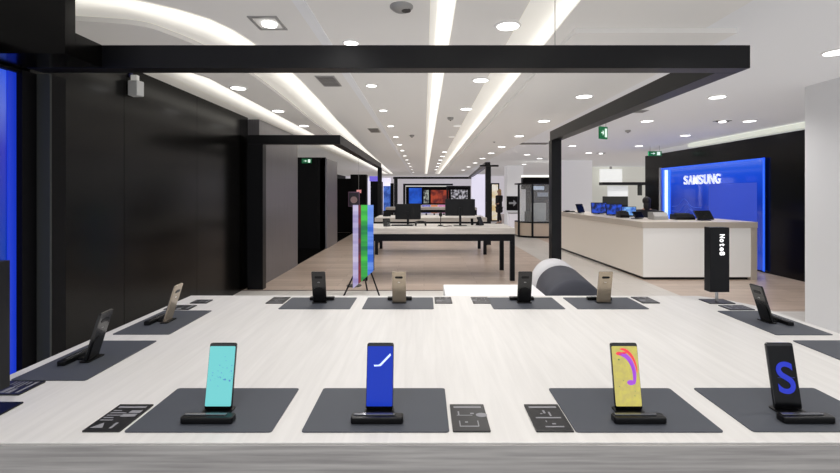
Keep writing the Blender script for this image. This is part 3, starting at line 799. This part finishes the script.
wall_picture('poster', 'red and orange poster at the far end of the walkway', 'poster', 0.42,1.66,0.80,1.72,28.6, grad('far_red',(176,72,48),(96,34,34),2.2,0.6))
wall_picture('poster', 'narrow dark and white poster between the blue and red ones', 'poster', -0.05,0.34,0.80,1.72,28.6, grad('far_grey',(190,200,190),(40,40,50),3.5,0.5))
wall_picture('poster', 'black and white collage poster above the right monitor', 'poster', 1.75,2.9,0.80,1.74,28.6, grad('far_collage',(200,200,210),(22,22,32),6,0.5))
for i, (x0, x1, c1, c2, w) in enumerate(((-0.12,0.40,(150,150,215),(110,110,190),'lavender'),(0.42,0.84,(226,150,110),(210,120,80),'orange'),(0.86,1.58,(226,160,196),(200,120,170),'pink'))):
    wall_picture('picture_panel', f'small {w} picture panel low at the far end of the walkway', 'picture', x0,x1,0.26,0.78,26.6, grad('far_'+w,c1,c2,3,0.7), M['far_wall'], 0.01)
wall_picture('poster', 'blue product poster on the lit wall left of the far frame', 'poster', -2.12,-1.72,0.45,1.88,22.5, grad('far_blue_two',(80,120,205),(40,70,150),2.5,0.7), M['lilac'], 0.02)
wall_picture('banner', 'narrow black banner beside the blue product poster', 'banner', -1.72,-1.55,0.3,2.0,22.2, M['black_matt'], M['black'], 0.01)
ls = MB().box((-3.0,19.0,0),(-2.55,19.05,2.3)).build('light_panel', em('pale_blue_light',(176,196,214),0.6), None); tag(ls, 'narrow pale lit panel between the black walls on the left', 'panel')
pp = MB().box((-2.5,19.9,2.04),(-2.08,19.98,2.27)).build('header_sign', em('purple_sign',(110,96,205),0.8), None); tag(pp, 'small glowing purple header above the black left wall', 'sign')
MB().box((-2.46,19.95,0),(-2.12,19.97,2.039)).build('support_board', M['black_matt'], pp)
# right mid
wall_picture('poster', 'tall gold and white fashion poster behind the walking person', 'poster', 3.36,3.80,0.06,2.0,21.9, grad('gold_poster',(214,190,140),(240,236,226),2.0,0.6), M['black'], 0.07, False)
sg = thing('arrow_sign', 'black box sign with a white arrow on the white column', 'sign', (3.86,18.97,0.74))
MB().box((-0.25,-0.05,0),(0.25,0.028,0.62),0.01).build('panel', M['black'], sg)
MB().prism([(-0.16,0.28),(-0.16,0.36),(0.04,0.36),(0.04,0.46),(0.18,0.32),(0.04,0.18),(0.04,0.28)],-0.056,-0.0505,axis='y').build('arrow', mat('arrow_grey', (170,172,180), 0.5), sg)
pdl = thing('pedestal', 'pale pedestal standing below the arrow sign', 'pedestal', (3.84,18.6,0))
MB().box((-0.2,-0.15,0),(0.2,0.15,0.62),0.01).build('body', M['far_wall'], pdl)
MB().box((-0.22,-0.17,0.621),(0.22,0.17,0.66),0.005).build('top', M['ceil_grey'], pdl)

# glass booth
bo = thing('glass_booth', 'curved beige booth with black frame and glass panes right of the walkway', 'booth', (3.2,14.6,0))
pl = [(0.0,0.75),(0.02,0.25),(0.18,0.05),(0.45,-0.12),(0.8,-0.15),(1.3,-0.15),(1.3,0.9),(0.05,0.9)]
MB().prism(pl,0.06,0.49).build('plinth', mat('booth_beige',(206,190,172),0.5), bo)
MB().prism([(x*1.0,y*1.0-0.01) for x,y in pl],0.0,0.059).build('kick_rail', M['black'], bo)
MB().prism([(x,y-0.01) for x,y in pl],0.491,0.53).build('top_rail', M['black'], bo)
MB().prism([(x,y-0.01) for x,y in pl],1.79,1.84).build('head_rail', M['black'], bo)
for x, y in ((0.03,0.20),(0.42,-0.11),(1.24,-0.12)): MB().box((x-0.03,y-0.03,0.06),(x+0.03,y+0.03,1.79)).build('upright', M['black'], bo)
MB().box((0.46,-0.13,0.531),(1.2,-0.12,1.789)).build('glass_pane', M['glass'], bo)
gp = MB(); gp.prism([(0.05,0.20),(0.40,-0.09),(0.405,-0.085),(0.055,0.205)],0.531,1.789); gp.build('glass_pane', M['glass'], bo)
ws = MB().box((0,0,0),(0.16,0.5,1.1)).build('white_cabinet', M['white_wall'], None); ws.location=(3.34,14.93,0.532); ws.name='white_panel'; tag(ws,'narrow white upright panel inside the glass booth','panel')
gb = MB().box((0,0,0),(0.5,0.12,0.62),0.01).build('grey_display', em('booth_grey',(170,176,176),0.15), None); gb.location=(3.72,15.0,0.532); tag(gb,'grey display board standing inside the glass booth','display board')
bm_ = MB().box((0,0,0),(0.3,0.06,0.34),0.01).build('monitor_black', M['screen_black'], None); bm_.name='video_screen'; bm_.location=(3.42,14.72,0.532); tag(bm_,'small black screen standing inside the glass booth','screen')
bu = thing('wall_unit', 'black wall unit with lit top strip behind the glass booth', 'wall unit', (3.76,16.5,0))
MB().box((0,0,0),(1.2,0.3,2.1)).build('carcass', M['black_matt'], bu)
MB().box((0,-0.02,2.101),(1.2,0.3,2.18)).build('light_strip', M['strip'], bu)
MB().box((0.35,-0.03,1.62),(0.8,-0.002,1.76)).build('screen', em('unit_screen',(170,184,204),0.7), bu)
MB().box((0.55,-0.03,1.36),(0.95,-0.002,1.52)).build('screen', em('unit_screen_dim',(120,128,140),0.6), bu)

# ------------------------------------------------------------------ reception
dk = thing('reception_desk', 'long white and cream reception desk with pale stone top', 'desk', (3.77,7.48,0))
outer_ = [(0,0),(1.90,0),(1.90,1.0),(0.75,1.0),(0.62,5.0),(-0.17,4.5)]
def inset(poly, d): # shift of left/front edges only
    return [(x+(d if x < 0.3 else 0), y+(d if y < 0.3 else 0)) for x, y in poly]
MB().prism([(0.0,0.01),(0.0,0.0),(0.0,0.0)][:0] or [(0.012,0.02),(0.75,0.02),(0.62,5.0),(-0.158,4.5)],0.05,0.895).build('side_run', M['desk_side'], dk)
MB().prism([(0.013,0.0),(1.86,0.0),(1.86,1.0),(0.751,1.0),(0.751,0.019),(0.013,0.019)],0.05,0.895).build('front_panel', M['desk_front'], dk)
MB().prism([(0.05,0.06),(1.85,0.06),(1.85,0.98),(0.7,0.98),(0.58,4.9),(-0.12,4.4)],0.0,0.049).build('kick_plate', M['black'], dk)
MB().prism([(-0.01,-0.015),(1.97,-0.015),(1.97,1.0),(0.76,1.0),(0.63,5.0),(-0.18,4.5)],0.896,1.0).build('worktop', M['desk_top'], dk)
MB().box((1.861,-0.01,0.0),(1.965,1.0,0.895)).build('end_panel', M['desk_top'], dk)
def glassblue():
    m = mat('blue_glass_panel', (10,30,120), 0.08, coat=0.6)
    t, N, L, b = nodes(m)
    tc = N.new('ShaderNodeTexCoord'); sp = N.new('ShaderNodeSeparateXYZ')
    mr = N.new('ShaderNodeMapRange'); mr.inputs['From Min'].default_value = 0.05; mr.inputs['From Max'].default_value = 2.13
    cr = N.new('ShaderNodeValToRGB'); e = cr.color_ramp.elements
    e[0].position = 0; e[0].color = lin((28,70,190)); e[1].position = 1.0; e[1].color = lin((44,104,240))
    k = e.new(0.35); k.color = lin((16,50,150)); k = e.new(0.62); k.color = lin((18,54,165)); k = e.new(0.86); k.color = lin((24,80,220))
    mr2 = N.new('ShaderNodeMapRange'); mr2.inputs['From Min'].default_value = 0.1; mr2.inputs['From Max'].default_value = 3.5; mr2.inputs['To Min'].default_value=0.35
    mul = N.new('ShaderNodeMath'); mul.operation='MULTIPLY'; mul.inputs[1].default_value = -0.0
    L.new(tc.outputs['Object'], sp.inputs[0]); L.new(sp.outputs['Z'], mr.inputs['Value']); L.new(mr.outputs[0], cr.inputs[0])
    L.new(cr.outputs[0], b.inputs['Emission Color']); b.inputs['Emission Strength'].default_value = 0.8
    return m
bp = thing('logo_panel', 'glowing blue glass panel with white lettering on the black reception wall', 'panel', (6.38,8.15,0))
MB().box((-0.012,0,0.04),(0.0,3.5,2.14),0.001).build('glass_panel', glassblue(), bp)
MB().box((0.001,0.1,0.1),(0.039,3.4,2.05)).build('backing_board', M['black_matt'], bp)
eg = MB(); eg.box((-0.02,-0.03,0.03),(0.0,-0.001,2.16)); eg.box((-0.02,-0.03,2.141),(0.0,3.5,2.16)); eg.build('bright_edge', em('panel_edge_blue',(40,96,235),0.9), bp)
MB().box((-0.03,3.16,0.1),(-0.0125,3.30,2.10)).build('light_strip', em('panel_strip',(190,218,255),1.3), bp)
MB().box((-0.026,3.06,0.1),(-0.0125,3.159,2.10)).build('glow_band', em('panel_strip_glow',(50,110,245),0.9), bp)
MB().box((-0.026,3.301,0.1),(-0.0125,3.40,2.10)).build('glow_band', em('panel_strip_glow_two',(50,110,245),0.9), bp)
MB().box((-0.04,3.501,0.0),(-0.0,3.56,2.18)).build('side_post', M['ceil_grey'], bp)
gpn = [c for c in bp.children if c.name.startswith('glass_panel')][0]
for i, ch_ in enumerate('SAMSUNG'):
    text_mesh('letter', ch_, M['letter_soft'], gpn, 0.3, (-0.03,1.80+0.57-0.19*i,1.81), (PI/2,0,-PI/2), 0.012, 0.005, 0.160 if ch_ != 'M' else 0.178, 0.215)
MB().box((-0.016,0.15,0.75),(-0.0125,1.55,1.70)).build('reflection_screen', em('reflection_screen_violet',(48,74,190),0.45), bp)  # pale rectangle is a reflection painted on the glass as a glow
# pale wave line in the panel
wv = MB()
for j in range(3):
    pr_ = None
    for i in range(18):
        a = i/17; p = (-0.014, 3.0-1.2*a, 1.16-0.12*j+0.20*math.exp(-((a-0.45-0.08*j)/0.16)**2))
        if pr_: wv.cyl(pr_, p, 0.008, seg=5)
        pr_ = p
wv.build('wave_pattern', em('wave_blue',(44,80,185),0.5), bp)

# desk items
def pos_terminal(label, x, y, z, w=0.28, h=0.2, rz=0.0, rx=-35, m=None):
    e_ = thing('desk_terminal', label, 'terminal', (x,y,z), rz)
    MB().prism(rrect(-w*0.3,w*0.3,-0.02,0.14,0.015),0,0.012,bev=0.003).build('foot', M['dock'], e_)
    MB().box((-0.02,0.03,0.012),(0.02,0.07,h*0.45),0.003).build('neck', M['dock'], e_)
    s_ = MB().prism(rrect(-w/2,w/2,0,h,0.01),-0.01,0.01,axis='y',bev=0.003).build('housing', M['black'], e_)
    s_.rotation_euler = (math.radians(rx),0,0); s_.location = (0,0,0.02)
    q = MB().prism(rrect(-w/2+0.012,w/2-0.012,0.012,h-0.012,0.004),-0.0125,-0.0105,axis='y').build('screen', m or M['screen_black'], e_)
    q.rotation_euler = (math.radians(rx),0,0); q.location = (0,0,0.02)
    return e_
pos_terminal('black tablet terminal on the reception desk before the blue panel', 5.10, 7.85, 1.0, 0.30, 0.2, 0.0, -40)
pos_terminal('dark tablet leaning at the far left end of the reception desk', 3.90, 10.75, 1.0, 0.26, 0.22, 0.6, -20)
blue_s = grad('desk_screen_blue', (30,70,185), (10,22,60), 9, 0.7); blue_l = grad('desk_screen_lightblue', (120,170,215), (30,80,170), 8, 0.7)
pos_terminal('blue-lit screen on the reception desk, left one', 4.12, 10.2, 1.0, 0.36, 0.26, -0.1, -12, blue_s)
pos_terminal('blue-lit screen on the reception desk, middle one', 4.22, 9.6, 1.0, 0.40, 0.24, 0.15, -12, blue_s)
pos_terminal('pale blue-lit screen on the reception desk, right one', 4.30, 9.1, 1.0, 0.30, 0.20, -0.2, -15, blue_l)
pos_terminal('black terminal screen on the desk near the corner', 4.15, 8.35, 1.0, 0.26, 0.14, 0.5, -30)
fl = thing('phone_tray', 'flat black tray at the far left end of the reception desk', 'tray', (3.78,11.3,1.0))
MB().box((-0.13,-0.08,0),(0.13,0.08,0.03),0.006).build('base', M['dock'], fl)
MB().box((-0.09,-0.05,0.031),(0.0,0.05,0.05),0.006).build('handset', M['dock'], fl)
def printer(label, x, y, z, w, d, h, mm):
    p = thing('card_reader', label, 'card reader', (x,y,z))
    MB().prism([(-d/2,0),(d/2,0),(d/2,h),(-d/4,h),(-d/2,h*0.45)],-w/2,w/2,axis='x').build('body', mm, p)
    MB().box((-w*0.35,-d*0.2,h+0.001),(w*0.35,d*0.3,h+0.02),0.003).build('lid', M['charcoal_col'], p); return p
printer('black card reader on the desk left of the corner', 4.05, 8.85, 1.0, 0.18, 0.2, 0.12, M['dock'])
printer('grey printer on the desk behind the corner', 4.42, 8.2, 1.0, 0.26, 0.24, 0.14, M['ceil_grey'])
printer('low black till box on the desk near the black wall', 4.88, 8.2, 1.0, 0.34, 0.24, 0.10, M['dock'])

# back office
sh = thing('wall_shelf', 'long black shelf bar across the opening behind reception', 'shelf', (7.4,18,0))
MB().box((0,0,1.83),(3.1,0.35,1.95)).build('shelf_board', M['black'], sh)
MB().box((1.55,0.05,1.40),(1.67,0.2,1.829)).build('bracket', M['charcoal_col'], sh)
wb = thing('notice_board', 'white glowing board under the black shelf behind reception', 'board', (7.75,18.3,0))
MB().box((0.0,0,1.36),(0.85,0.05,1.80)).build('board', em('white_board',(232,236,238),0.5), wb)
MB().box((-0.2,0,1.0),(0.85,0.06,1.359)).build('dark_cabinet', M['charcoal_col'], wb)
MB().box((-0.2,0,0),(0.85,0.06,0.999)).build('cabinet_base', M['black'], wb)
tl = thing('hanging_screen', 'bright backlit panel above the black shelf behind reception', 'panel', (7.95,19.6,1.98))
MB().box((0,0,0),(1.0,0.06,0.60),0.005).build('panel', em('backlit_white',(240,242,240),0.6), tl)
MB().box((0.45,0.02,0.601),(0.55,0.05,H-1.98)).build('hanger', M['ceil_grey'], tl)

# ------------------------------------------------------------------ people
def skin_obj(name, pts, edges, m, parent, root=0, sub=2):
    me = bpy.data.meshes.new(name); me.from_pydata([p[:3] for p in pts], edges, []); me.update()
    o = bpy.data.objects.new(name, me); COL.objects.link(o)
    md = o.modifiers.new('Skin','SKIN'); md.use_smooth_shade = True
    o.data.update()
    if not me.skin_vertices: me.attributes.new('skin','FLOAT','POINT')
    for i, p in enumerate(pts):
        r = p[3]; me.skin_vertices[0].data[i].radius = (r, r if len(p) < 5 else p[4])
        me.skin_vertices[0].data[i].use_root = (i == root)
    sb = o.modifiers.new('Sub','SUBSURF'); sb.levels = sub; sb.render_levels = sub
    bpy.context.view_layer.update()
    ev = o.evaluated_get(bpy.context.evaluated_depsgraph_get())
    m2 = bpy.data.meshes.new_from_object(ev)
    o.modifiers.clear(); o.data = m2; m2.name = name
    m2.materials.clear(); m2.materials.append(m)
    for p in m2.polygons: p.use_smooth = True
    o.parent = parent
    return o
def hand(base, d, side, pts, edges, idx):
    # palm and five fingers continuing from wrist index idx
    bx, by, bz = base; dx, dy, dz = d
    pts.append((bx+dx*0.05,by+dy*0.05,bz+dz*0.05,0.026,0.014)); edges.append((idx,len(pts)-1)); palm = len(pts)-1
    for k, (off, ln) in enumerate(((-0.027,0.065),(-0.009,0.078),(0.009,0.074),(0.027,0.058))):
        pts.append((bx+dx*0.10,by+dy*0.10+off,bz+dz*0.10,0.009)); edges.append((palm,len(pts)-1))
        pts.append((bx+dx*(0.10+ln)-side*0.01,by+dy*(0.10+ln)+off,bz+dz*(0.10+ln),0.007)); edges.append((len(pts)-2,len(pts)-1))
    pts.append((bx+dx*0.055,by+dy*0.055-0.045,bz+dz*0.055,0.010)); edges.append((palm,len(pts)-1))
    pts.append((bx+dx*0.095,by+dy*0.095-0.055,bz+dz*0.095,0.008)); edges.append((len(pts)-2,len(pts)-1))
def add_face(parent, c, r, fwd):
    f = Vector(fwd).normalized(); s = Vector((-f.y,f.x,0))
    nose = Vector(c)+f*(r*0.98)
    return nose, s
# walking person, seen side-on, facing left
pe = thing('person', 'person in a long black coat walking beside the gold poster', 'person', (3.62,20.9,0), math.radians(-60))
P = [(0,0,0.90,0.13,0.09),(0,0,1.10,0.12,0.09),(0,0,1.30,0.15,0.09),(0,0,1.40,0.07,0.06),(0,-0.01,1.46,0.048,0.05),(0,-0.02,1.55,0.078,0.09),(0,-0.02,1.63,0.066,0.075),
     (0.17,0,1.34,0.05),(0.20,-0.03,1.10,0.04),(0.16,-0.20,0.98,0.03),(-0.17,0,1.34,0.05),(-0.21,0.02,1.10,0.04),(-0.20,0.0,0.87,0.03),
     (0.09,0,0.82,0.085),(0.10,-0.12,0.48,0.055),(0.10,-0.14,0.10,0.038),(0.10,-0.28,0.03,0.03),
     (-0.09,0,0.82,0.085),(-0.10,0.08,0.48,0.055),(-0.10,0.20,0.12,0.038),(-0.10,0.08,0.03,0.03)]
E = [(0,1),(1,2),(2,3),(3,4),(4,5),(5,6),(2,7),(7,8),(8,9),(2,10),(10,11),(11,12),(0,13),(13,14),(14,15),(15,16),(0,17),(17,18),(18,19),(19,20)]
hand((0.16,-0.20,0.98),(-0.1,-0.9,0.0),1,P,E,9); hand((-0.20,0.0,0.87),(0,0,-1),1,P,E,12)
skin_obj('body', P, E, M['skin'], pe, 0)
C = [(0,0,0.92,0.17,0.13),(0,0,1.12,0.15,0.12),(0,0,1.30,0.18,0.115),(0,0,1.385,0.09,0.08),(0.18,0,1.335,0.07),(0.215,-0.03,1.10,0.056),(0.17,-0.18,0.99,0.045),(-0.18,0,1.335,0.07),(-0.225,0.02,1.10,0.056),(-0.215,0.0,0.90,0.045),(0,0,0.70,0.19,0.17),(0,0,0.52,0.20,0.20)]
skin_obj('coat', C, [(0,1),(1,2),(2,3),(2,4),(4,5),(5,6),(2,7),(7,8),(8,9),(0,10),(10,11)], M['cloth_black'], pe, 0)
skin_obj('trousers', [(0,0,0.80,0.13,0.1),(0.09,0,0.76,0.10),(0.10,-0.12,0.48,0.075),(0.10,-0.14,0.12,0.055),(-0.09,0,0.76,0.10),(-0.10,0.08,0.48,0.075),(-0.10,0.20,0.14,0.055)], [(0,1),(1,2),(2,3),(0,4),(4,5),(5,6)], M['cloth_black'], pe, 0)
hh = MB(); hh.ball((0,0.012,1.60),(0.088,0.098,0.098)); hh.ball((0,0.06,1.47),(0.075,0.05,0.13)); hh.build('hair', M['hair_blond'], pe, True)
for sx, sy in ((0.10,-0.22),(-0.10,0.14)): MB().ball((sx,sy,0.035),(0.045,0.12,0.035)).build('shoe', M['shoe'], pe, True)
MB().ball((0,-0.118,1.555),(0.012,0.016,0.02)).build('nose', M['skin'], pe, True)
for s in (-1,1): MB().ball((s*0.03,-0.098,1.58),(0.012,0.008,0.008)).build('eye', M['hair_dark'], pe, True)
MB().ball((0,-0.104,1.515),(0.024,0.008,0.006)).build('mouth', mat('lips',(170,90,85),0.6), pe, True)

# staff member seated behind the desk
st = thing('person', 'dark-haired person in black seated behind the reception desk', 'person', (5.28,10.3,0), math.radians(165))
P = [(0,0,0.62,0.15,0.11),(0,0,0.82,0.13,0.09),(0,0,1.02,0.16,0.09),(0,0,1.13,0.07,0.06),(0,-0.01,1.18,0.048,0.05),(0,-0.02,1.27,0.078,0.09),(0,-0.02,1.35,0.066,0.075),
     (0.18,0,1.06,0.05),(0.24,-0.08,0.84,0.04),(0.16,-0.30,0.86,0.03),(-0.18,0,1.06,0.05),(-0.24,-0.08,0.84,0.04),(-0.16,-0.30,0.86,0.03),
     (0.10,-0.10,0.60,0.085),(0.12,-0.42,0.58,0.06),(0.12,-0.44,0.16,0.04),(0.12,-0.56,0.09,0.03),
     (-0.10,-0.10,0.60,0.085),(-0.12,-0.42,0.58,0.06),(-0.12,-0.44,0.16,0.04),(-0.12,-0.56,0.09,0.03)]
E = [(0,1),(1,2),(2,3),(3,4),(4,5),(5,6),(2,7),(7,8),(8,9),(2,10),(10,11),(11,12),(0,13),(13,14),(14,15),(15,16),(0,17),(17,18),(18,19),(19,20)]
hand((0.16,-0.30,0.86),(0,-1,0),1,P,E,9); hand((-0.16,-0.30,0.86),(0,-1,0),1,P,E,12)
skin_obj('body', P, E, M['skin'], st, 0)
C = [(0,0,0.62,0.17,0.13),(0,0,0.82,0.155,0.115),(0,0,1.02,0.19,0.115),(0,0,1.11,0.09,0.08),(0.19,0,1.055,0.07),(0.25,-0.08,0.84,0.055),(0.18,-0.25,0.86,0.045),(-0.19,0,1.055,0.07),(-0.25,-0.08,0.84,0.055),(-0.18,-0.25,0.86,0.045)]
skin_obj('shirt', C, [(0,1),(1,2),(2,3),(2,4),(4,5),(5,6),(2,7),(7,8),(8,9)], M['cloth_black'], st, 0)
skin_obj('trousers', [(0,0,0.60,0.16,0.12),(0.10,-0.10,0.60,0.10),(0.12,-0.42,0.58,0.075),(0.12,-0.44,0.18,0.055),(-0.10,-0.10,0.60,0.10),(-0.12,-0.42,0.58,0.075),(-0.12,-0.44,0.18,0.055)], [(0,1),(1,2),(2,3),(0,4),(4,5),(5,6)], M['cloth_black'], st, 0)
hh = MB(); hh.ball((0,0.008,1.315),(0.092,0.10,0.10)); hh.ball((0,0.055,1.20),(0.08,0.05,0.12)); hh.build('hair', M['hair_dark'], st, True)
for s in (-1,1): MB().ball((s*0.12,-0.50,0.085),(0.045,0.12,0.04)).build('shoe', M['shoe'], st, True)
MB().ball((0,-0.118,1.275),(0.012,0.016,0.02)).build('nose', M['skin'], st, True)
for s in (-1,1): MB().ball((s*0.03,-0.098,1.30),(0.012,0.008,0.008)).build('eye', M['shoe'], st, True)
MB().ball((0,-0.104,1.235),(0.024,0.008,0.006)).build('mouth', mat('lips_two',(170,90,85),0.6), st, True)
so = thing('stool', 'black round stool under the seated person behind the desk', 'stool', (5.28,10.3,0))
MB().lathe([(0.16,0.42),(0.18,0.43),(0.18,0.455),(0.16,0.465)],24).build('seat', M['dock'], so, True)
MB().cyl((0,0,0.02),(0,0,0.419),0.03,seg=14).build('column', M['steel'], so)
MB().lathe([(0.22,0.0),(0.22,0.012),(0.04,0.03)],24).build('base', M['steel'], so, True)

# ------------------------------------------------------------------ light
w = bpy.data.worlds.new('world'); S.world = w; w.use_nodes = True
w.node_tree.nodes['Background'].inputs[0].default_value = (0.93,0.95,1.0,1); w.node_tree.nodes['Background'].inputs[1].default_value = 1.0
def spot(x, y, e=30, z=H-0.03, size=150, r=0.05, blend=0.9):
    l = bpy.data.lights.new('downlight_lamp','SPOT'); l.energy = e; l.spot_size = math.radians(size); l.spot_blend = blend; l.shadow_soft_size = r
    l.color = (1.0,0.975,0.95)
    o = bpy.data.objects.new('downlight_lamp', l); COL.objects.link(o); o.location = (x,y,z)
SPOT_E = 46
for i, (x, y) in enumerate(spots):
    if y < 13.5 and x > -1.9: spot(x, y, SPOT_E*(0.6 if y < 4 else 1.25))
spot(-0.6,1.9,SPOT_E*0.6); spot(0.6,1.6,SPOT_E*0.6); spot(-0.6,0.4,SPOT_E*0.6); spot(0.6,0.1,SPOT_E*0.6); spot(1.97,3.5,SPOT_E*0.7); spot(1.97,1.7,SPOT_E*0.6)
for x_, y_ in ((0.0,15.5),(1.6,16.5),(0.5,19.5),(-1,22),(4.3,17.5),(8.5,17),(7.8,13.5)): spot(x_,y_,SPOT_E*1.3)
